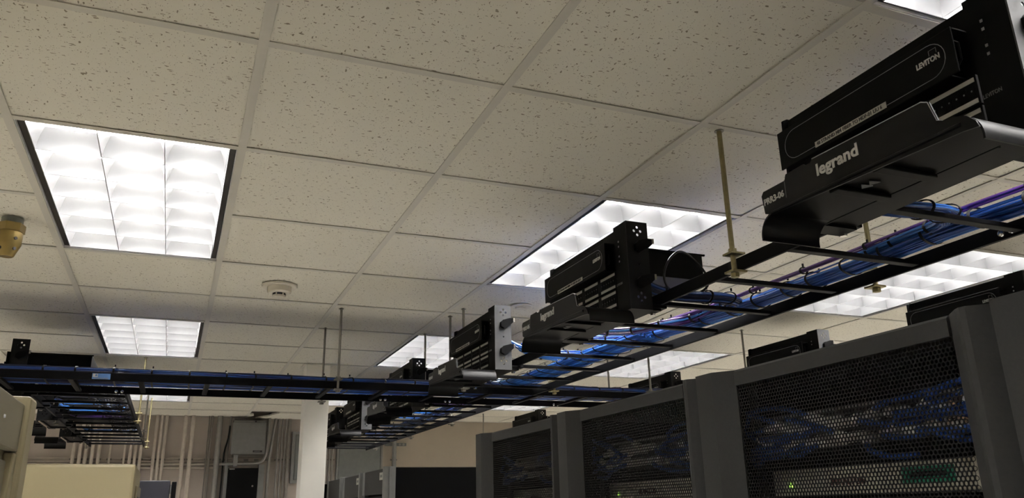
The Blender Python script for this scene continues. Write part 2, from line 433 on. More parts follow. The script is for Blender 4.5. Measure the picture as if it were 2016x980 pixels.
# ------------------------------------------------------------------ threaded rods
def rod(x, y, side, label, m='steel', zb=2.352, axis='y', rad=0.0065):
    """side: direction from the rod to the rail (+1 / -1) across the ladder"""
    t = thing('threaded_rod', label, 'hanger rod', (x, y, ZC), group='hanger rods of the cable ladders')
    d = zb - ZC
    MB().tube([(0, 0, 0.10), (0, 0, d)], rad, 10).build('rod', m, t, True)
    MB().lathe([(0.014, 0.0), (0.014, -0.002)], n=16).build('ceiling_washer', 'steel', t, True)
    for zz in (ZR1+0.004, ZR0-0.010):
        q = MB(); e = 0.028
        if axis == 'y': q.box(-0.020 if side > 0 else -e, e if side > 0 else 0.020, -0.020, 0.020, zz-ZC, zz-ZC+0.006, 0.001)
        else: q.box(-0.020, 0.020, -0.020 if side > 0 else -e, e if side > 0 else 0.020, zz-ZC, zz-ZC+0.006, 0.001)
        q.build('clamp_plate', m, t)
    MB().lathe([(0.0125, ZR1+0.0105-ZC), (0.0125, ZR1+0.022-ZC)], n=6).build('nut', m, t)
    MB().lathe([(0.0125, ZR0-0.011-ZC), (0.0125, ZR0-0.022-ZC)], n=6).build('nut', m, t)
    return t
rod(1.900, 0.016, 1, 'gold threaded rod on the ladder between the PRR3-05 and PRR3-06 units', 'zinc', rad=0.0075)
rod(2.417, 0.016, -1, 'gold threaded rod with a square nut, beside the blue bundle under PRR3-06', 'zinc', rad=0.0075)
rod(1.897, 2.318, 1, 'steel threaded rod behind the top of the PRR3-04 unit')
rod(1.883, 2.508, 1, 'steel threaded rod by the far end of the PRR3-04 unit', axis='x')
rod(1.887, 3.022, -1, 'steel threaded rod left of the light above the crossing ladders', axis='x')
rod(2.420, 2.300, -1, 'gold rod with a shiny clamp where the two ladders meet', 'zinc')
rod(1.268, 2.508, 1, 'steel threaded rod in front of the crosswise ladder, by the square column', axis='x')
rod(1.270, 3.022, -1, 'steel threaded rod behind the crosswise ladder, by the square column', axis='x')
rod(3.170, 2.508, 1, 'longer rod in front of the light over the middle mesh rack', axis='x')
rod(3.170, 3.022, -1, 'shorter rod in front of the light over the middle mesh rack', axis='x')
rod(0.264, 4.30, -1, 'gold threaded rod rising from the left ladder beside the louvred light', 'zinc')
rod(0.264, 5.60, -1, 'dark threaded rod halfway along the left ladder', 'steel')
rod(0.264, 6.62, -1, 'gold threaded rod at the end of the left ladder', 'zinc')
rod(-0.236, 4.45, 1, 'steel threaded rod on the unit side of the left ladder, towards the crosswise ladder')
rod(-0.236, 6.62, 1, 'steel threaded rod on the unit side of the left ladder, at its end')
rod(1.900, 4.86, 1, 'threaded rod beside the units behind the square column')
rod(1.900, 6.60, 1, 'threaded rod at the end of the ladder behind the column, unit side')
rod(2.417, 4.10, -1, 'threaded rod on the cream wall side of the far ladder, towards the crossing')
rod(2.417, 5.25, -1, 'threaded rod on the cream wall side of the far ladder, middle one')
rod(2.417, 6.60, -1, 'threaded rod on the cream wall side of the far ladder, at its end')
rod(3.760, 2.33, 1, 'steel rod standing behind the panel unit above the mesh rack with the green display')
rod(3.760, 7.05, 1, 'thin rod against the cream wall, above the end mesh rack by the cream wall')

# ------------------------------------------------------------------ patch panel units (local x = 0 on the rail, y = 0 at the near end)
def plate_holes(w0, w1, h0, h1, holes, thick, n=10):
    """plate in the xz plane with round holes, y from 0 to thick"""
    bm = bmesh.new(); es = []
    def loop(pts):
        vs = [bm.verts.new((x, 0, z)) for x, z in pts]
        for i in range(len(vs)): es.append(bm.edges.new((vs[i], vs[(i+1) % len(vs)])))
    loop([(w0, h0), (w1, h0), (w1, h1), (w0, h1)])
    for (x, z, r) in holes: loop([(x + r*math.cos(2*math.pi*k/n), z + r*math.sin(2*math.pi*k/n)) for k in range(n)])
    r = bmesh.ops.triangle_fill(bm, use_beauty=True, use_dissolve=False, edges=es)
    fs = [f for f in r['geom'] if isinstance(f, bmesh.types.BMFace)]
    e = bmesh.ops.extrude_face_region(bm, geom=fs)
    bmesh.ops.translate(bm, vec=(0, thick, 0), verts=[v for v in e['geom'] if isinstance(v, bmesh.types.BMVert)])
    m = MB(); m.bm.free(); m.bm = bm; return m
def rounded(y0, y1, z0, z1, r, n=6):
    out = []
    for cy, cz, a0 in ((y1-r, z1-r, 0), (y0+r, z1-r, 90), (y0+r, z0+r, 180), (y1-r, z0+r, 270)):
        for k in range(n+1):
            a = math.radians(a0 + 90*k/n); out.append((cy + r*math.cos(a), cz + r*math.sin(a)))
    return out
LB, LT = 2.350, 2.645
def make_unit(tab=None, strip=None, detail=True, post='post_metal', box=True):
    t = thing('patch_panel_unit', '', 'patch panel')
    X = lambda x: x - XA0
    # near end post: a channel, its end face drilled
    hl = []
    for zc in (LT-0.032, LB+0.040):
        for dx, dz in ((-0.012, 0), (0.012, 0), (0, 0.013), (0, -0.013)): hl.append((X(1.842)+dx, zc+dz, 0.0048))
    hl.append((X(1.842), 2.50, 0.004)); 
    p = plate_holes(X(1.80), X(1.88), LB, LT, hl, 0.003).build('end_post', post, t)
    MB().box(X(1.80), X(1.803), 0.0035, 0.082, LB, LT).build('post_flange', 'black_metal', t)
    if detail:
        for zc in (2.565, 2.445):
            c = MB().prism([(X(1.825), zc-0.020), (X(1.84), zc-0.028), (X(1.872), zc-0.010), (X(1.890), zc+0.006), (X(1.890), zc+0.020), (X(1.868), zc+0.020), (X(1.835), zc+0.010), (X(1.825), zc)], 'y', -0.016, -0.0005).build('latch_clip', 'black_plastic', t)
            MB().box(X(1.884), X(1.891), -0.019, -0.0165, zc+0.002, zc+0.020, 0.0008).build('clip_highlight', 'steel', c)  # pale strip stands in for the highlight on the black clip
    # frame plate behind the panels and the far flange
    MB().box(X(1.812), X(1.822), 0.083, 0.578, LB, LT-0.004, 0.002).build('frame_plate', 'black_metal', t)
    MB().prism([(X(1.795), LB+0.13), (X(1.80), LT-0.006), (X(1.812), LT), (X(1.845), LT), (X(1.845), LB), (X(1.80), LB)], 'y', 0.579, 0.586).build('far_flange', 'black_metal', t)
    if detail:
        for k in range(7): MB().box(X(1.7985), X(1.7998), 0.050, 0.055, 2.50+k*0.017, 2.5055+k*0.017).build('square_hole', 'line_grey' if k in (1, 2, 5) else 'rack_grey' if k in (4,) else 'rack_dark', t)
    # fibre enclosure
    by0, by1, bz0, bz1 = 0.092, 0.572, 2.500, 2.594
    fe = thing('fibre_enclosure', '', ''); fe.parent = t
    for kk in ('label', 'category'): del fe[kk]
    xb = 2.165 if box else 1.90
    MB().box(X(1.824), X(xb), by0+0.012, by1-0.012, bz0, bz1, 0.002).build('enclosure_body', 'black_metal', fe)
    MB().box(X(1.768), X(1.772), by0, by1, bz0, bz1, 0.0015).build('enclosure_door', 'black_plastic', fe)
    MB().box(X(1.7725), X(1.811), by0, by1-0.01, bz1-0.004, bz1-0.001).build('door_hood', 'black_metal', fe)
    MB().box(X(1.7725), X(1.811), by0+0.02, by1-0.01, bz0+0.001, bz0+0.004).build('door_sill', 'black_metal', fe)
    MB().box(X(1.7725), X(1.811), by1-0.009, by1-0.005, bz0+0.005, bz1-0.005).build('door_end', 'black_metal', fe)
    MB().tube([(X(1.785), by0+0.012, bz1-0.022), (X(1.785), by0+0.004, bz1-0.030), (X(1.785), by0+0.004, bz0+0.030), (X(1.785), by0+0.012, bz0+0.022)], 0.0035, 6).build('door_handle', 'black_plastic', fe, True)
    if box: MB().box(X(1.85), X(2.172), by0+0.004, by0+0.0115, bz1-0.006, bz1).build('enclosure_rim', 'black_metal', fe)
    # printed outline on the door, label and name
    out = rounded(by0+0.020, by1-0.022, bz0+0.012, bz1-0.012, 0.034)
    outl = MB(); n = len(out)
    for k in range(n):
        a, b = out[k], out[(k+1) % n]
        if strip is not None and a[1] > bz1-0.014 and False: continue
        outl.tube([(X(1.7675), a[0], a[1]), (X(1.7675), b[0], b[1])], 0.0007, 4)
    outl.build('printed_outline', 'line_grey', fe)
    if detail: letters('LEVITON', 0.0155, (X(1.7672), by0+0.083, bz0+0.046), 'letter_white', fe, bold=0.0004, width=0.052, name='maker_lettering')
    if detail: MB().tube([(X(1.7672), by0+0.036, bz0+0.060), (X(1.7672), by0+0.036, bz0+0.070), (X(1.7672), by0+0.052, bz0+0.070), (X(1.7672), by0+0.052, bz0+0.060)], 0.0006, 4).build('maker_mark', 'letter_dim', fe)
    ls = MB().box(X(1.7665), X(1.7678), by0+0.165, by0+0.365, bz0+0.008, bz0+0.021).build('label_strip', 'label_white', fe)
    if strip: letters(strip, 0.0115, (X(1.7660), by0+0.359, bz0+0.0105), 'label_ink', fe, width=0.184, bold=0.0001)
    # two rows of patch panels
    for r, zc in enumerate((2.467, 2.405)):
        pp = MB().box(X(1.800), X(1.811), 0.086, 0.575, zc-0.029, zc+0.029, 0.001).build('patch_panel', 'black_plastic', t)
        for q in range(4):
            y0 = 0.090 + q*0.118
            for zl in (0.016, -0.026):
                MB().box(X(1.7985), X(1.7998), y0, y0+0.096, zc+zl, zc+zl+0.0085).build('label_strip', 'label_white', pp)
            if detail:
                pts = MB()
                for k in range(6): pts.box(X(1.7985), X(1.7998), y0+0.004+k*0.016, y0+0.014+k*0.016, zc-0.012, zc+0.010)
                pts.build('port_row', 'rack_dark', pp)['kind'] = 'stuff'
                pn = MB()
                for k in range(6): pn.box(X(1.7975), X(1.7984), y0+0.007+k*0.016, y0+0.0095+k*0.016, zc-0.002, zc+0.001)
                pn.build('port_contacts', 'letter_dim', pp)['kind'] = 'stuff'
        if detail and r == 0: letters('LEVITON', 0.011, (X(1.7996), 0.080, zc-0.026), 'letter_dim', t, width=0.036, name='maker_lettering')
    # cable trough with rounded waterfall ends
    tf = MB().prism([(0.505, 2.392), (0.498, 2.400), (0.43, 2.400), (0.425, 2.412), (0.372, 2.413), (0.366, 2.408), (0.352, 2.408), (0.346, 2.413), (0.080, 2.406), (0.068, 2.400), (0.058, 2.362), (0.050, 2.356), (0.030, 2.354), (0.008, 2.345), (-0.006, 2.330), (-0.010, 2.318), (0.02, 2.322), (0.48, 2.342), (0.50, 2.350)], 'x', X(1.640), X(1.6435)).build('trough_front', 'trough_plastic', t)
    MB().box(X(1.644), X(1.80), 0.03, 0.48, 2.346, 2.350).build('trough_floor', 'black_plastic', t)
    def fall(y, d):
        pts = []; N = 10
        for k in range(N+1):
            a = math.pi/2*k/N*1.1
            pts.append((y + d*0.044*math.sin(a), 2.350 - 0.046*(1-math.cos(a))))
        inn = [(p[0]-d*0.004*math.sin(math.pi/2*k/N), p[1]-0.004*math.cos(math.pi/2*k/N)) for k, p in enumerate(pts)]
        return MB().prism(pts + inn[::-1], 'x', X(1.644), X(1.80))
    fall(0.0299, -1).build('waterfall_end', 'trough_plastic', t, True)
    fall(0.4801, 1).build('waterfall_end', 'trough_plastic', t, True)
    MB().tube([(X(1.6385), 0.345, 2.413), (X(1.6385), 0.082, 2.4065), (X(1.6385), 0.070, 2.400), (X(1.6385), 0.059, 2.361), (X(1.6385), 0.050, 2.357)], 0.0010, 4).build('rim_edge', 'line_grey', tf)
    letters('legrand', 0.0345, (X(1.6393), 0.338, 2.3735), 'letter_white', tf, bold=0.0010, width=0.108)
    if tab:
        letters(tab, 0.0195, (X(1.6393), 0.498, 2.368), 'letter_white', tf, bold=0.0005, width=0.062)
        MB().box(X(1.639), X(1.6396), 0.4295, 0.4308, 2.362, 2.398).build('tab_line', 'letter_dim', tf)
    MB().tube([(X(1.640), 0.02+k*0.046, 2.335+0.001*k) for k in range(11)], 0.004, 6).build('trough_bead', 'trough_plastic', tf)
    MB().box(X(1.66), X(1.80), 0.20, 0.225, 2.337, 2.3455, 0.002).build('trough_rib', 'black_plastic', t)
    MB().box(X(1.66), X(1.80), 0.31, 0.335, 2.337, 2.3455, 0.002).build('trough_rib', 'black_plastic', t)
    for yy in (0.27, 0.29): MB().prism([(X(1.70), yy), (X(1.725), yy-0.005), (X(1.715), yy+0.014)], 'z', 2.3425, 2.3445).build('arrow_mark', 'letter_dim', t)
    MB().box(X(1.8232), X(1.9185), 0.02, 0.575, 2.3605, 2.3635).build('mounting_plate', 'black_metal', t)
    # clamps onto the ladder rail
    for yy in (0.035, 0.545):
        MB().box(X(1.80), X(1.918), yy-0.025, yy+0.025, 2.352, 2.360).build('bracket', 'black_metal', t)
        c = MB().box(X(1.885), X(1.945), yy-0.018, yy+0.018, 2.3637, 2.3747, 0.002).build('rail_clamp', 'black_metal', t)
        MB().lathe([(0.009, 2.352), (0.009, 2.342)], (X(1.90), yy, 0), 6).build('bolt', 'chrome', c)
    return t
UN = 'overhead patch panel units'
U = {}
def place(name, t, dx, y0, label):
    t.location = (XA0+dx, y0, 0); tag(t, label, 'patch panel', UN); U[name] = t; return t
place('06', make_unit('PRR3-06', '48 STRAND MM FIBER TO MDF-01 LIU 6'), 0, -0.93, 'black overhead panel unit with tab PRR3-06')
place('05', make_unit('PRR3-05', '48 STRAND MM FIBER TO MDF-01 LIU 5', post='black_post'), 0, 0.41, 'black overhead panel unit with tab PRR3-05, under the louvred light')
place('04', make_unit('PRR3-04', '48 STRAND MM FIBER TO MDF-01 LIU 4', box=False), 0, 1.60, 'overhead panel unit with a bright grey end plate, before the crosswise ladder')
plain = make_unit(None, None, post='black_post'); grey = make_unit(None, None)
place('a3', plain, 0, 2.99, 'black panel unit just past the crosswise ladder')
for key, dx, y0, lab in (('a2', 0, 4.42, 'panel unit behind the column, with a grey end plate'), ('a1', 0, 5.50, 'panel unit behind the column, farthest along the ladder'),
                    ('c1', XC0-XA0+0.02, 3.01, 'black panel unit above the left end of the crosswise ladder'), ('c2', XC0-XA0+0.02, 4.15, 'panel unit under the left ladder, middle one'),
                    ('c3', XC0-XA0+0.02, 5.35, 'panel unit at the far end of the left ladder'),
                    ('d1', XD0-XA0, 0.40, 'panel unit peeking over the top corner of the green display rack'), ('d2', XD0-XA0, 1.58, 'panel unit with a white end plate above the mesh rack with the green display'),
                    ('d3', XD0-XA0, 3.01, 'panel unit above the middle mesh rack at the ladder end'), ('d4', XD0-XA0, 5.28, 'panel unit above the end mesh rack by the cream wall')):
    place(key, (grey if key == 'a2' else copy_tree(grey)) if key in ('a2', 'd2') else copy_tree(plain), dx, y0, lab)
# dark fibre loop behind PRR3-05
o = MB().tube([(2.06 + 0.085*math.cos(a), 0.47 + 0.02*math.sin(2*a), 2.505 + 0.075*math.sin(a)) for a in [2*math.pi*k/40 for k in range(40)]], 0.004, 6, closed=True).build('fibre_loop', 'cable_black', None, True)
tag(o, 'dark loop of slack cable behind the PRR3-05 unit', 'cable')

# ------------------------------------------------------------------ cable bundles
def bundle(name, label, pts, n, hwid, hh, mats, ties=0.17, r=0.0031, seed=1, group='cable bundles on the ladders', tie_off=0.06, knob=True):
    rnd = random.Random(seed)
    path = spline(pts, 0.035); N = len(path)
    t = thing(name, label, 'cable bundle', group=group)
    tang = [(path[min(i+1, N-1)] - path[max(i-1, 0)]).normalized() for i in range(N)]
    side = [Vector((-tg.y, tg.x, 0)).normalized() if (abs(tg.x)+abs(tg.y)) > 1e-4 else Vector((1, 0, 0)) for tg in tang]
    upv = [side[i].cross(tang[i]) * (-1 if side[i].cross(tang[i]).z < 0 else 1) for i in range(N)]
    # strand offsets on an elliptical packing
    offs = []
    while len(offs) < n:
        a, q = rnd.uniform(0, 2*math.pi), math.sqrt(rnd.uniform(0.12, 1))
        offs.append((q*math.cos(a), q*math.sin(a)))
    mbs = {}
    for k, (ou, ov) in enumerate(offs):
        mk = mats[k % len(mats)] if not callable(mats) else mats(k, ou, ov)
        mb = mbs.setdefault(mk, MB())
        ph = rnd.uniform(0, 6.28); fr = rnd.uniform(0.5, 1.3); am = 0.09
        P = []
        for i in range(N):
            du = (ou + am*math.sin(fr*i*0.25 + ph))*hwid; dv = (ov + am*math.cos(fr*i*0.22 + ph))*hh
            P.append(path[i] + side[i]*du + upv[i]*dv)
        mb.tube(P, r, 6)
    for mk, mb in mbs.items(): mb.build('cable_strands', mk, t, True)['kind'] = 'stuff'
    # ties
    acc = 0; nxt = tie_off
    for i in range(1, N-1):
        acc += (path[i]-path[i-1]).length
        if acc >= nxt:
            nxt += ties
            R = [path[i] + side[i]*((hwid*1.03+r)*math.cos(a)) + upv[i]*((hh*1.03+r)*math.sin(a)) for a in [2*math.pi*k/20 for k in range(20)]]
            mb = MB()
            for s in (-0.0028, 0, 0.0028): mb.tube([q + tang[i]*s for q in R], 0.0016, 5, closed=True)
            if knob:
                a = rnd.uniform(0.9, 2.2); q = path[i] + side[i]*((hwid*1.15)*math.cos(a)) + upv[i]*((hh*1.2+0.004)*math.sin(a))
                mb.tube([q, q + upv[i]*0.010], 0.0035, 6)
            mb.build('zip_tie', 'tie', t, True)
    return t
blues = ['cable_blue', 'cable_blue_lit', 'cable_blue']
zt = ZR0 + 0.019
def lay(hh): return zt + hh*1.05 + 0.008
h = 0.022
bundle('blue_cable_bundle', 'thick blue bundle along the ladder under PRR3-06 and PRR3-05', [(2.345, -1.6, lay(h)), (2.345, -1.0, lay(h)), (2.34, -0.6, lay(h)), (2.325, -0.35, lay(h)+0.004), (2.325, -0.1, lay(h)), (2.335, 0.1, lay(h)), (2.338, 0.4, lay(h)), (2.325, 0.65, lay(h)), (2.295, 0.95, lay(h)), (2.28, 1.1, lay(h))], 46, 0.040, h, blues, 0.14, seed=2)
bundle('purple_cable_bundle', 'thin purple bundle riding on the thick blue bundle', [(2.36, -1.6, lay(h)+0.028), (2.34, -0.9, lay(h)+0.032), (2.305, -0.4, lay(h)+0.03), (2.275, 0.0, lay(h)+0.02), (2.285, 0.3, lay(h)+0.024), (2.28, 0.6, lay(h)+0.02), (2.24, 0.9, lay(h)+0.014), (2.2, 1.3, lay(h))], 5, 0.011, 0.007, ['cable_purple'], 0.24, seed=3)
bundle('blue_cable_bundle', 'wide blue bundle before the crossing, tied with many black straps', [(2.27, 1.02, lay(0.018)), (2.26, 1.4, lay(0.018)), (2.25, 1.9, lay(0.018)), (2.23, 2.40, lay(0.018)), (2.22, 2.62, lay(0.055))], 64, 0.092, 0.018, blues, 0.12, seed=4)
def branch(y, dy, label, n, mats, seed, bend=0.16, hwid=0.034, hh=0.018):
    bundle('branch_cable_bundle', label, [(1.935, y+0.06, lay(hh)+0.045), (1.99, y+0.03, lay(hh)+0.015), (2.08, y, lay(hh)+0.004), (2.18, y-0.005, lay(hh)+0.008), (2.255, y+0.02, lay(hh)+0.012), (2.300, y+0.07, lay(hh)+0.016), (2.312, y+bend, lay(hh)+0.018), (2.316, y+bend+dy, lay(hh)+0.016)], n, hwid, hh, mats, 0.12, seed=seed)
branch(-0.41, 0.2, 'blue branch curling out from under the PRR3-06 unit', 34, ['cable_blue_lit', 'cable_blue'], 11)
branch(0.47, 0.2, 'blue branch with painted shade curling out beside the dark cable loop', 24, ['cable_blue', 'cable_blue_shaded'], 12)
bundle('branch_cable_bundle', 'purple branch slanting out from under the PRR3-05 unit', [(1.95, 1.05, lay(0.014)+0.01), (2.05, 1.02, lay(0.014)), (2.14, 0.97, lay(0.014)), (2.19, 0.84, lay(0.014)), (2.27, 0.75, lay(0.014)+0.01), (2.30, 0.62, lay(0.014)+0.03)], 14, 0.024, 0.013, ['cable_purple', 'cable_purple', 'cable_blue_lit'], 0.13, seed=13)
branch(1.22, 0.2, 'bright blue branch under the PRR3-05 legrand trough', 22, ['cable_blue_lit', 'cable_blue'], 14)
branch(1.57, 0.2, 'bright blue branch beside the grey end plate of PRR3-04', 22, ['cable_blue_lit', 'cable_blue'], 15)
bundle('blue_cable_bundle', 'short blue loop behind the grey end plate', [(1.90, 1.69, 2.50), (1.95, 1.64, 2.46), (2.0, 1.62, 2.43), (2.12, 1.62, 2.415)], 8, 0.012, 0.010, ['cable_blue_lit'], 0.1, seed=16)
# crosswise ladder: blue bundle from rail to rail, shade painted into its strands
bundle('shaded_cable_bundle', 'wide blue bundle with painted shade filling the crosswise ladder', [(-1.35, 2.765, zt+0.034), (-0.4, 2.76, zt+0.032), (0.3, 2.77, zt+0.035), (1.0, 2.765, zt+0.033), (1.7, 2.77, zt+0.034), (2.3, 2.765, zt+0.036), (2.8, 2.765, zt+0.034), (3.1, 2.765, zt+0.038), (3.75, 2.765, zt+0.034)], 150, 0.200, 0.030, ['cable_blue_shaded', 'cable_blue', 'cable_blue_shaded', 'cable_blue_shaded', 'cable_blue', 'cable_blue_shaded', 'cable_purple'], 0.165, seed=21, r=0.0034)
# far ladder and left ladder
bundle('blue_cable_bundle', 'blue bundle with painted shade on the far ladder past the crossing', [(2.24, 3.05, lay(0.03)), (2.24, 3.6, lay(0.018)), (2.25, 4.4, lay(0.018)), (2.26, 5.2, lay(0.018)), (2.24, 5.9, lay(0.016))], 32, 0.075, 0.018, ['cable_blue_shaded', 'cable_blue', 'cable_blue_shaded'], 0.15, seed=22)
for k, (y, mm, lab) in enumerate(((3.35, ['cable_purple'], 'purple branch on the far ladder, next to the crossing'), (3.85, ['cable_blue_lit'], 'bright blue branch on the far ladder, first past the purple one'), (4.15, ['cable_blue_lit'], 'bright blue branch on the far ladder, second past the purple one'), (4.75, ['cable_blue_lit', 'cable_blue_shaded'], 'bright blue branch on the far ladder beside the grey end plate'), (5.4, ['cable_blue'], 'blue branch near the end of the far ladder'))):
    branch(y, 0.12, lab, 9, mm, 30+k, bend=0.08, hwid=0.024, hh=0.010)
bundle('black_cable_bundle', 'black strapped bundle along the left ladder', [(0.13, 3.05, lay(0.026)), (0.12, 3.6, lay(0.022)), (0.13, 4.2, lay(0.02)), (0.14, 5.0, lay(0.018)), (0.13, 5.6, lay(0.016))], 30, 0.085, 0.022, ['cable_black', 'cable_black', 'cable_blue_shaded'], 0.06, seed=41)
for k, (y, mm, lab) in enumerate(((3.14, ['cable_purple'], 'purple branch on the left ladder, next to the crosswise ladder'), (3.42, ['cable_blue_shaded'], 'blue branch with painted shade on the left ladder, past the purple one'), (3.75, ['cable_blue_lit', 'cable_blue_shaded'], 'short bright blue branch on the left ladder'), (4.05, ['cable_blue_lit'], 'straight bright blue branch in the middle of the left ladder'), (4.5, ['cable_purple', 'cable_blue_shaded'], 'dim purple branch in the middle of the left ladder'), (5.5, ['cable_blue_lit', 'cable_blue_shaded'], 'blue branch near the end of the left ladder'))):
    bundle('branch_cable_bundle', lab, [(-0.18, y+0.05, lay(0.01)+0.03), (-0.12, y, lay(0.01)), (-0.02, y-0.01, lay(0.01)), (0.08, y, lay(0.01)), (0.15, y+0.03, lay(0.012)), (0.19, y+0.1, lay(0.03))], 10, 0.026, 0.010, mm, 0.14, seed=50+k)

# ------------------------------------------------------------------ mesh racks
RW, RH = 0.60, 1.985
def hex_mesh(y0, y1, z0, z1, p, rin, th, zdeep):
    R = p/math.sqrt(3); vs = []; fs = []
    rows = int((z1-z0)/(1.5*R)); cols = int((y1-y0)/p)
    ang = [(math.cos(math.radians(60*k+30)), math.sin(math.radians(60*k+30))) for k in range(6)]
    for r in range(rows):
        for c in range(cols):
            cy = y0 + p*(c + 0.5 + (0.5 if r % 2 else 0)); cz = z0 + 1.5*R*r + R
            if cy + p/2 > y1 + 1e-6: continue
            b = len(vs)
            vs += [(0, cy + R*ca, cz + R*sa) for ca, sa in ang] + [(0, cy + rin*ca, cz + rin*sa) for ca, sa in ang]
            fs += [(b+k, b+(k+1) % 6, b+6+(k+1) % 6, b+6+k) for k in range(6)]
            if cz > zdeep:
                vs += [(th, cy + rin*ca, cz + rin*sa) for ca, sa in ang]
                fs += [(b+6+k, b+6+(k+1) % 6, b+12+(k+1) % 6, b+12+k) for k in range(6)]
    me = bpy.data.meshes.new('perforated_sheet'); me.from_pydata(vs, [], fs); me.update(); return me
MESHPANEL = hex_mesh(-0.529, -0.085, 0.12, RH-0.028, 0.0066, 0.0028, 0.0014, 1.55)
def make_rack():
    # local: x = 0 at the door front, y = 0 at the far side, y = -RW at the near side
    t = thing('rack_cabinet', '', 'rack')
    for ya, yb in ((-0.012, -0.002), (-RW+0.002, -RW+0.012)):
        MB().box(0.05, 1.02, ya, yb, 0.02, RH-0.006, 0.003).build('side_panel', 'rack_black', t)
    MB().box(0.05, 1.02, -RW+0.014, -0.014, RH-0.020, RH-0.006, 0.002).build('top_panel', 'rack_black', t)
    MB().box(0.05, 1.02, -RW+0.014, -0.014, 0.02, 0.05).build('base_panel', 'rack_black', t)
    MB().box(1.0, 1.02, -RW+0.014, -0.014, 0.05, RH-0.021).build('back_panel', 'rack_inside', t)
    for yy in (-0.035, -RW+0.035):
        MB().box(0.10, 0.14, yy-0.014, yy+0.014, 0.05, RH-0.021).build('mounting_post', 'rack_inside', t)
    d = thing('door', '', ''); d.parent = t
    for kk in ('label', 'category'): del d[kk]
    # far stile and near stile, profiles in (x, y)
    MB().prism([(0.0, 0.0), (0.0, -0.048), (0.004, -0.054), (0.026, -0.084), (0.034, -0.084), (0.034, -0.004), (0.02, 0.0)], 'z', 0.04, RH).build('door_stile', 'rack_black', d)
    MB().prism([(0.026, -0.530), (0.004, -0.558), (0.0, -0.566), (0.001, -0.574), (0.026, -0.598), (0.034, -0.598), (0.034, -0.530)], 'z', 0.04, RH).build('door_stile', 'rack_black', d)
    MB().prism([(0.022, RH-0.028), (0.022, RH-0.004), (0.026, RH), (0.034, RH), (0.034, RH-0.028)], 'y', -0.529, -0.085).build('door_rail', 'rack_black', d)
    MB().box(0.022, 0.034, -0.529, -0.085, 0.04, 0.12).build('door_rail', 'rack_black', d)
    p = put('perforated_sheet', MESHPANEL, 'mesh_black', d, (0.026, 0, 0)); p['kind'] = 'stuff'
    MB().tube([(0.0, -0.035, 1.10), (-0.022, -0.035, 1.12), (-0.022, -0.035, 1.28), (0.0, -0.035, 1.30)], 0.006, 8).build('door_handle', 'black_plastic', d, True)
    return t
RX = 1.40
rack = make_rack(); rk = 'black mesh door racks in a row'
RY = [-0.460, 0.146, 0.754, -1.068]
for k, (y, lab) in enumerate(((RY[0], 'black mesh door rack holding the appliance with the green display'), (RY[1], 'black mesh door rack, the middle one of the row of three'), (RY[2], 'black mesh door rack at the end of the row by the cream wall'), (RY[3], 'black rack of which only an edge shows, beside the green display rack'))):
    o = rack if k == 0 else copy_tree(rack)
    o.location = (RX, y, 0); tag(o, lab, 'rack', rk)

# equipment in the racks
def appliance(y, label, lcd=True):
    t = thing('rack_appliance', label, 'appliance', (RX+0.10, y, 1.769))
    MB().box(0.0, 0.45, -0.43, 0.0, 0, 0.043, 0.002).build('chassis', 'appliance', t)
    letters('MANTUS', 0.0165, (-0.0012, -0.140, 0.014), 'red_ink', t, width=0.072, bold=0.0003)
    if lcd:
        MB().box(-0.002, -0.0004, -0.372, -0.283, 0.012, 0.034).build('display', 'lcd_green', t)
        MB().box(-0.0025, -0.0021, -0.360, -0.300, 0.020, 0.027).build('display_text', 'rack_dark', t)
    MB().lathe([(0.0028, -0.002), (0.0028, -0.0002)], (0, -0.045, 0.016), 10, 'x').build('status_light', 'led_green', t)
    return t
appliance(-0.524, 'pale one-unit appliance with a green display behind its mesh door')
appliance(0.075, 'pale one-unit appliance behind the middle mesh door', False)
appliance(0.69, 'pale one-unit appliance behind the end mesh door', False)
def switch(y, label):
    t = thing('network_switch', label, 'network switch', (RX+0.115, y, 1.845))
    MB().box(0.0, 0.40, -0.45, 0.0, 0, 0.062, 0.002).build('chassis', 'rack_inside', t)
    MB().box(-0.002, -0.0004, -0.44, -0.01, 0.056, 0.060).build('top_edge', 'switch_grey', t)
    for k in range(2):
        MB().box(-0.003, -0.0004, -0.10-0.02*k, -0.02-0.03*k, 0.008+0.026*k, 0.026+0.026*k, 0.0005).build('module_face', 'switch_grey', t)
    MB().box(-0.003, -0.0004, -0.40, -0.34, 0.020, 0.030, 0.0005).build('module_face', 'switch_grey', t)
    MB().lathe([(0.003, -0.003), (0.003, -0.0002)], (0, -0.405, 0.035), 10, 'x').build('status_light', 'led_amber', t)
    return t
for y, lab in ((-0.515, 'rack switch full of blue cords behind the mesh door over the green display'), (0.085, 'rack switch behind the middle mesh door'), (0.70, 'rack switch behind the end mesh door')):
    switch(y, lab)
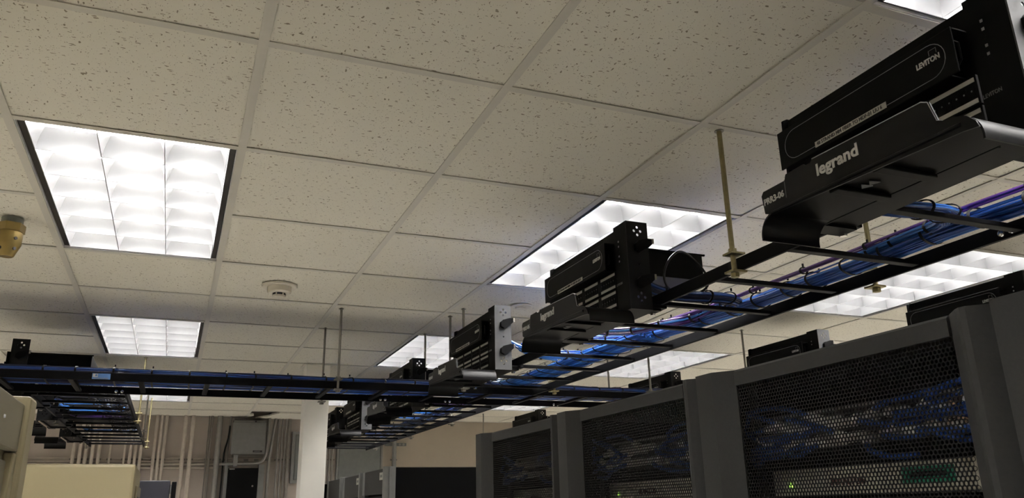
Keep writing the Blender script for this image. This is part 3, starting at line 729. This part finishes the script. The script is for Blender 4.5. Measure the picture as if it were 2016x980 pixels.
def cords(y, n, seed, label, group):
    rnd = random.Random(seed)
    for k in range(n):
        yy = y - 0.06 - 0.36*k/(n-1) + rnd.uniform(-0.008, 0.008); zz = 1.853 + 0.028*(k % 2) + rnd.uniform(-0.003, 0.004)
        s = -1 if k > n*0.45 else 1
        x0 = RX + 0.107
        t = thing('ethernet_cord', label, 'cord', group=group)
        drop = rnd.uniform(0.012, 0.036); run = rnd.uniform(0.06, 0.13)
        p0 = Vector((x0, yy, zz)); p1 = Vector((x0-0.028, yy + s*0.012, zz-0.003))
        p2 = Vector((x0-0.045, yy + s*run*0.5, zz-drop*0.6)); p3 = Vector((x0-0.036, yy + s*run, zz-drop)); p4 = Vector((x0-0.03, yy + s*run*1.7, zz-drop*1.2+0.01))
        if k % 3 == 0: p3.z += drop*2.2; p4.z += drop*2.6; p2.z += drop*1.3
        for p in (p2, p3, p4):
            p.z = max(1.818, min(1.915, p.z)); p.y = min(max(p.y, y-0.47), y+0.01)
        MB().tube(spline([p1, p2, p3, p4], 0.012), 0.0046, 8).build('cord', 'cable_blue', t, True)
        MB().tube([p0, p0.lerp(p1, 0.5), p1, p1.lerp(p2, 0.55)], [0.0085, 0.0085, 0.0085, 0.006], 8).build('boot', 'boot_white', t, True)
cords(-0.515, 28, 5, 'blue patch cord with a white boot behind the mesh door over the green display', 'patch cords in the green display rack')
cords(0.085, 22, 6, 'blue patch cord with a white boot behind the middle mesh door', 'patch cords in the middle mesh rack')
cords(0.70, 18, 8, 'blue patch cord with a white boot behind the end mesh door', 'patch cords in the end mesh rack')

# ------------------------------------------------------------------ far racks with grey posts
def far_rack(x, y, w, dep, h, label, labelled=True):
    t = thing('server_rack', label, 'rack', (x, y, 0), group='dark racks with grey posts')
    MB().box(0.05, dep, 0.0, w-0.034, 0.02, h, 0.004).build('body', 'rack_dark', t)
    MB().box(0.0, 0.068, 0.0, 0.028, 0.0, h+0.003, 0.003).build('front_post', 'rack_grey', t).location = (0.0, -0.030, 0)
    MB().box(0.0, 0.012, 0.0, 0.010, 0.0, h+0.003, 0.002).build('post_bead', 'rack_grey', t).location = (0.03, -0.0415, 0)
    MB().box(0.012, 0.05, 0.03, w-0.10, h-0.14, h-0.006, 0.003).build('header', 'rack_black', t)
    MB().prism([(0.012, w-0.099), (0.004, w-0.075), (0.05, w-0.070), (0.05, w-0.099)], 'z', h-0.14, h-0.006).build('header_side', 'rack_grey', t)
    MB().box(0.025, 0.05, 0.03, w-0.03, h-0.30, h-0.15, 0.003).build('door', 'rack_dark', t)
    MB().box(0.02, 0.05, 0.03, w-0.03, h-0.315, h-0.305).build('door_edge', 'rack_grey', t)
    if labelled:
        MB().box(0.0105, 0.0119, 0.035, 0.115, h-0.065, h-0.025).build('rack_label', 'label_white', t)
        MB().box(0.0100, 0.0104, 0.050, 0.100, h-0.052, h-0.038).build('label_print', 'letter_dim', t)
    return t
far_rack(1.585, 2.79, 0.60, 1.0, 1.990, 'dark rack with a grey post and white label, in front of the cream wall')
far_rack(1.585, 3.42, 0.60, 1.0, 1.985, 'dark rack with a grey post and white label, second behind the black side panel')
far_rack(1.585, 4.05, 0.58, 1.0, 1.985, 'dark rack nearest the square column, mostly hidden', False)
t = thing('equipment_cabinet', 'low black cabinet right behind the square column', 'cabinet', (1.62, 5.35, 0))
MB().box(0, 0.80, 0, 0.6, 0.0, 1.985, 0.005).build('body', 'rack_dark', t)
MB().box(-0.02, -0.001, 0.02, 0.58, 0.05, 1.95, 0.005).build('door', 'rack_dark', t)

# ------------------------------------------------------------------ beige cabinets on the left
t = thing('beige_cabinet', 'beige cabinet with an inset side panel and a raised front frame', 'cabinet', (-0.60, -0.75, 0))
MB().box(0.0, 0.795, 0.0, 0.984, 0.02, 1.982, 0.006).build('body', 'beige_dark', t)
MB().box(0.7955, 0.813, 0.05, 0.982, 1.888, 1.985, 0.003).build('side_panel', 'beige_dark', t)
MB().box(0.7955, 0.803, 0.05, 0.94, 0.06, 1.870, 0.004).build('inset_panel', 'beige_dark', t)
MB().box(0.7955, 0.813, 0.945, 0.982, 0.06, 1.886, 0.003).build('side_stile', 'beige', t)
MB().box(0.0, 0.823, 0.986, 1.065, 0.02, 2.004, 0.007).build('front_frame', 'beige', t)
MB().lathe([(0.004, 0.0), (0.003, 0.003)], (0.8132, 0.78, 1.94), 10, 'x').build('screw', 'label_white', t)
t = thing('beige_cabinet', 'plain beige cabinet with rounded edges below the left ladder', 'cabinet', (-0.60, 2.42, 0))
MB().box(0.0, 0.955, 0.0, 0.75, 0.02, 1.987, 0.014).build('body', 'beige', t)
MB().box(0.956, 0.965, 0.22, 0.70, 1.0, 1.90, 0.003).build('side_vent', 'beige_dark', t)
for k in range(5): MB().box(0.9655, 0.9675, 0.30, 0.66, 1.72+k*0.03, 1.73+k*0.03).build('vent_slot', 'black_trim', t)
t = thing('slate_cabinet', 'dark slate cabinet behind the plain beige cabinet', 'cabinet', (-0.10, 4.33, 0))
MB().box(0.0, 0.605, 0.0, 0.8, 0.02, 1.985, 0.004).build('body', 'slate', t)
MB().box(0.615, 0.645, 0.03, 0.79, 0.02, 1.978, 0.004).build('side_door', 'rack_dark', t)
MB().box(0.6055, 0.6145, 0.05, 0.10, 1.90, 1.96).build('hinge', 'rack_grey', t)

# ------------------------------------------------------------------ column
t = thing('square_column', 'white painted square column rising through the ceiling', 'column', (1.349, 4.262, 0))
MB().box(0, 0.172, 0, 0.172, 0, ZC+0.10, 0.004).build('shaft', 'column', t)
cm = MB()
cm.box(-0.022, 0.194, -0.022, -0.002, ZC-0.004, ZC+0.0005).box(-0.022, 0.194, 0.174, 0.194, ZC-0.004, ZC+0.0005).box(-0.022, -0.002, -0.002, 0.174, ZC-0.004, ZC+0.0005).box(0.174, 0.194, -0.002, 0.174, ZC-0.004, ZC+0.0005)
cm.build('ceiling_collar', 'tee', t)

# ------------------------------------------------------------------ back wall services
def conduit(x, r, label, m='conduit_paint', z0=0.0, z1=ZC+0.05, pts=None, group='conduits on the back wall', y=None, dx=0.0):
    t = thing('conduit', label, 'conduit', group=group)
    yy = YW - 0.055 - r if y is None else y
    P = pts or [(x+dx, yy, z0), (x, yy, z1)]
    MB().tube(P, r, 12).build('pipe', m, t, True)
    if not pts:
        MB().box(x-r-0.012, x+r+0.012, yy+r*0.2, YW-0.0475, 2.328, 2.345).build('strap', 'conduit_dark', t)
    return t
pl = 'painted conduit on the brown wall, left of the grey box'
for x in (-0.46, -0.40, -0.345, -0.285, -0.225): conduit(x, 0.018, 'painted conduit in the row of five below the left ladder units')
for x in (-0.12, 0.02): conduit(x, 0.012, 'thin painted conduit below the left ladder')
for x in (0.075, 0.125, 0.175): conduit(x, 0.016, 'painted conduit in the trio behind the left ladder end')
for x in (0.305, 0.352, 0.398): conduit(x, 0.016, 'painted conduit in the trio right of the left ladder end')
for x in (0.592, 0.668): conduit(x, 0.021, 'painted conduit of the thicker pair between the left ladder and the grey box')
conduit(0.862, 0.014, 'thin dark conduit beside the thick steel pipe', 'conduit_dark'); conduit(0.835, 0.008, 'thin dark conduit beside the thick steel pipe', 'conduit_dark')
conduit(0.945, 0.030, 'thick steel pipe left of the grey box', 'conduit_steel')
conduit(1.085, 0.012, 'steel conduit running past the grey box on its left', 'conduit_steel', pts=[(1.02, YW-0.065, 1.2), (1.04, YW-0.065, 2.2), (1.065, YW-0.065, 2.85)])
conduit(0, 0.009, 'limp dark cable hanging left of the grey box', 'cable_black', pts=spline([(1.005, YW-0.10, 1.5), (1.012, YW-0.10, 2.1), (1.015, YW-0.10, 2.4), (1.045, YW-0.09, 2.56), (1.055, YW-0.075, 2.7)], 0.05))
conduit(0, 0.015, 'steel conduit bending under the grey box', 'conduit_steel', pts=spline([(1.00, YW-0.12, 2.285), (1.15, YW-0.12, 2.285), (1.34, YW-0.12, 2.287), (1.415, YW-0.12, 2.31), (1.45, YW-0.12, 2.37), (1.462, YW-0.12, 2.46), (1.475, YW-0.12, 2.85)], 0.03))
conduit(1.525, 0.016, 'slanted steel conduit right of the grey box', 'conduit_steel', pts=[(1.49, YW-0.09, 1.2), (1.495, YW-0.09, 2.3), (1.55, YW-0.09, 2.85)])
for x in (1.585, 1.625, 1.665): conduit(x, 0.011, 'thin steel conduit between the grey box and the electrical panel', 'conduit_steel')
conduit(1.70, 0.020, 'thicker conduit beside the electrical panel frame', 'conduit_dark'); 
for x in (2.06, 2.10, 2.135, 2.17, 2.205): conduit(x, 0.013, 'thin conduit right behind the square column', 'conduit_steel')
conduit(2.93, 0.026, 'vertical conduit on the cream wall edge', 'panel_frame', z1=2.56)
# horizontal struts and a pipe run
t = thing('strut_channel', 'horizontal slotted strut behind the conduits on the brown wall', 'strut', (0, 0, 0))
s = MB().box(-2.3, 1.72, YW-0.047, YW-0.001, 2.345, 2.352).box(-2.3, 1.72, YW-0.047, YW-0.001, 2.311, 2.318).box(-2.3, 1.72, YW-0.012, YW-0.001, 2.318, 2.345)
s.build('channel', 'conduit_paint', t)
for x in [0.90+0.11*k for k in range(8)]: MB().box(x, x+0.05, YW-0.049, YW-0.0475, 2.321, 2.342).build('clamp', 'conduit_dark', t)
o = MB().tube([(-2.3, YW-0.028, 2.288), (1.03, YW-0.028, 2.288)], 0.013, 10).build('pipe_run', 'conduit_paint', None, True); tag(o, 'upper horizontal conduit under the strut on the brown wall', 'conduit', 'conduits on the back wall')
o = MB().tube([(-2.3, YW-0.028, 2.252), (1.03, YW-0.028, 2.252)], 0.013, 10).build('pipe_run', 'conduit_paint', None, True); tag(o, 'lower horizontal conduit under the strut on the brown wall', 'conduit', 'conduits on the back wall')
t = thing('strut_channel', 'short strut with clamps on the cream wall edge', 'strut', (2.83, YW, 2.50))
MB().box(0, 0.26, -0.03, 0.0, 0, 0.035).build('channel', 'panel_grey', t)
for x in (0.16, 0.205): MB().lathe([(0.014, -0.034), (0.014, -0.0302)], (x+0.02, 0, 0.017), 12, 'y').build('clamp', 'conduit_steel', t)
# grey box with its vent
t = thing('junction_cabinet', 'grey wall cabinet with a dark name plate', 'cabinet', (1.085, YW-0.17, 2.395))
MB().box(0, 0.345, 0.012, 0.12, 0, 0.36, 0.004).build('body', 'box_grey', t)
MB().box(-0.008, 0.353, 0.0, 0.0115, -0.006, 0.335, 0.003).build('cover', 'box_grey', t)
MB().box(0.225, 0.325, -0.003, -0.0004, 0.012, 0.034).build('name_plate', 'black_trim', t)
MB().box(0.24, 0.30, -0.0036, -0.0031, 0.020, 0.026).build('plate_print', 'letter_dim', t)
MB().lathe([(0.010, -0.006), (0.010, -0.0004)], (0.235, 0.012, 0.348), 12, 'y').build('knockout', 'black_trim', t)
MB().box(0.03, 0.075, 0.03, 0.09, -0.14, -0.008).build('nipple', 'box_grey', t)
t = thing('backing_plate', 'brown backing board above the grey wall cabinet', 'board', (1.10, YW-0.045, 2.70))
MB().box(0, 0.36, 0, 0.018, -0.34, 0.09).build('board', 'conduit_dark', t)
# black panel board below
t = thing('black_panel_box', 'black hinged panel box with a small lock under the grey cabinet', 'panel box', (1.072, YW-0.16, 1.45))
MB().box(0, 0.315, 0.012, 0.14, 0, 0.79, 0.003).build('body', 'rack_dark', t)
MB().box(0.004, 0.311, 0.0, 0.0115, 0.004, 0.786, 0.003).build('door', 'rack_dark', t)
MB().lathe([(0.010, -0.006), (0.012, -0.0005)], (0.262, 0, 0.60), 12, 'y').build('lock', 'chrome', t)
MB().box(0.01, 0.065, -0.002, -0.0004, 0.775, 0.785).build('label', 'label_white', t)
MB().box(-0.04, -0.003, 0.03, 0.14, -0.02, 0.83).build('side_trim', 'box_grey', t)
MB().box(0.318, 0.38, 0.03, 0.14, -0.02, 0.83).build('side_trim', 'box_grey', t)
# electrical panels
def epanel(x0, x1, z0, z1, label, fr=0.035):
    t = thing('electrical_panel', label, 'electrical panel', (x0, YW-0.05, z0))
    W, H = x1-x0, z1-z0; f = MB()
    f.box(0, W, 0, 0.05, 0, fr).box(0, W, 0, 0.05, H-fr, H).box(0, fr, 0, 0.05, fr, H-fr).box(W-fr, W, 0, 0.05, fr, H-fr)
    f.build('frame', 'panel_frame', t)
    MB().box(fr+0.004, W-fr-0.004, 0.008, 0.05, fr+0.004, H-fr-0.004, 0.002).build('door', 'panel_grey', t)
    MB().box(W-fr-0.05, W-fr-0.03, 0.002, 0.0079, H*0.45, H*0.55).build('latch', 'black_trim', t)
epanel(1.745, 2.02, 2.08, 2.650, 'grey framed electrical panel left of the square column')
epanel(2.26, 2.80, 1.80, 2.56, 'large grey electrical panel below the far ladder', 0.022)
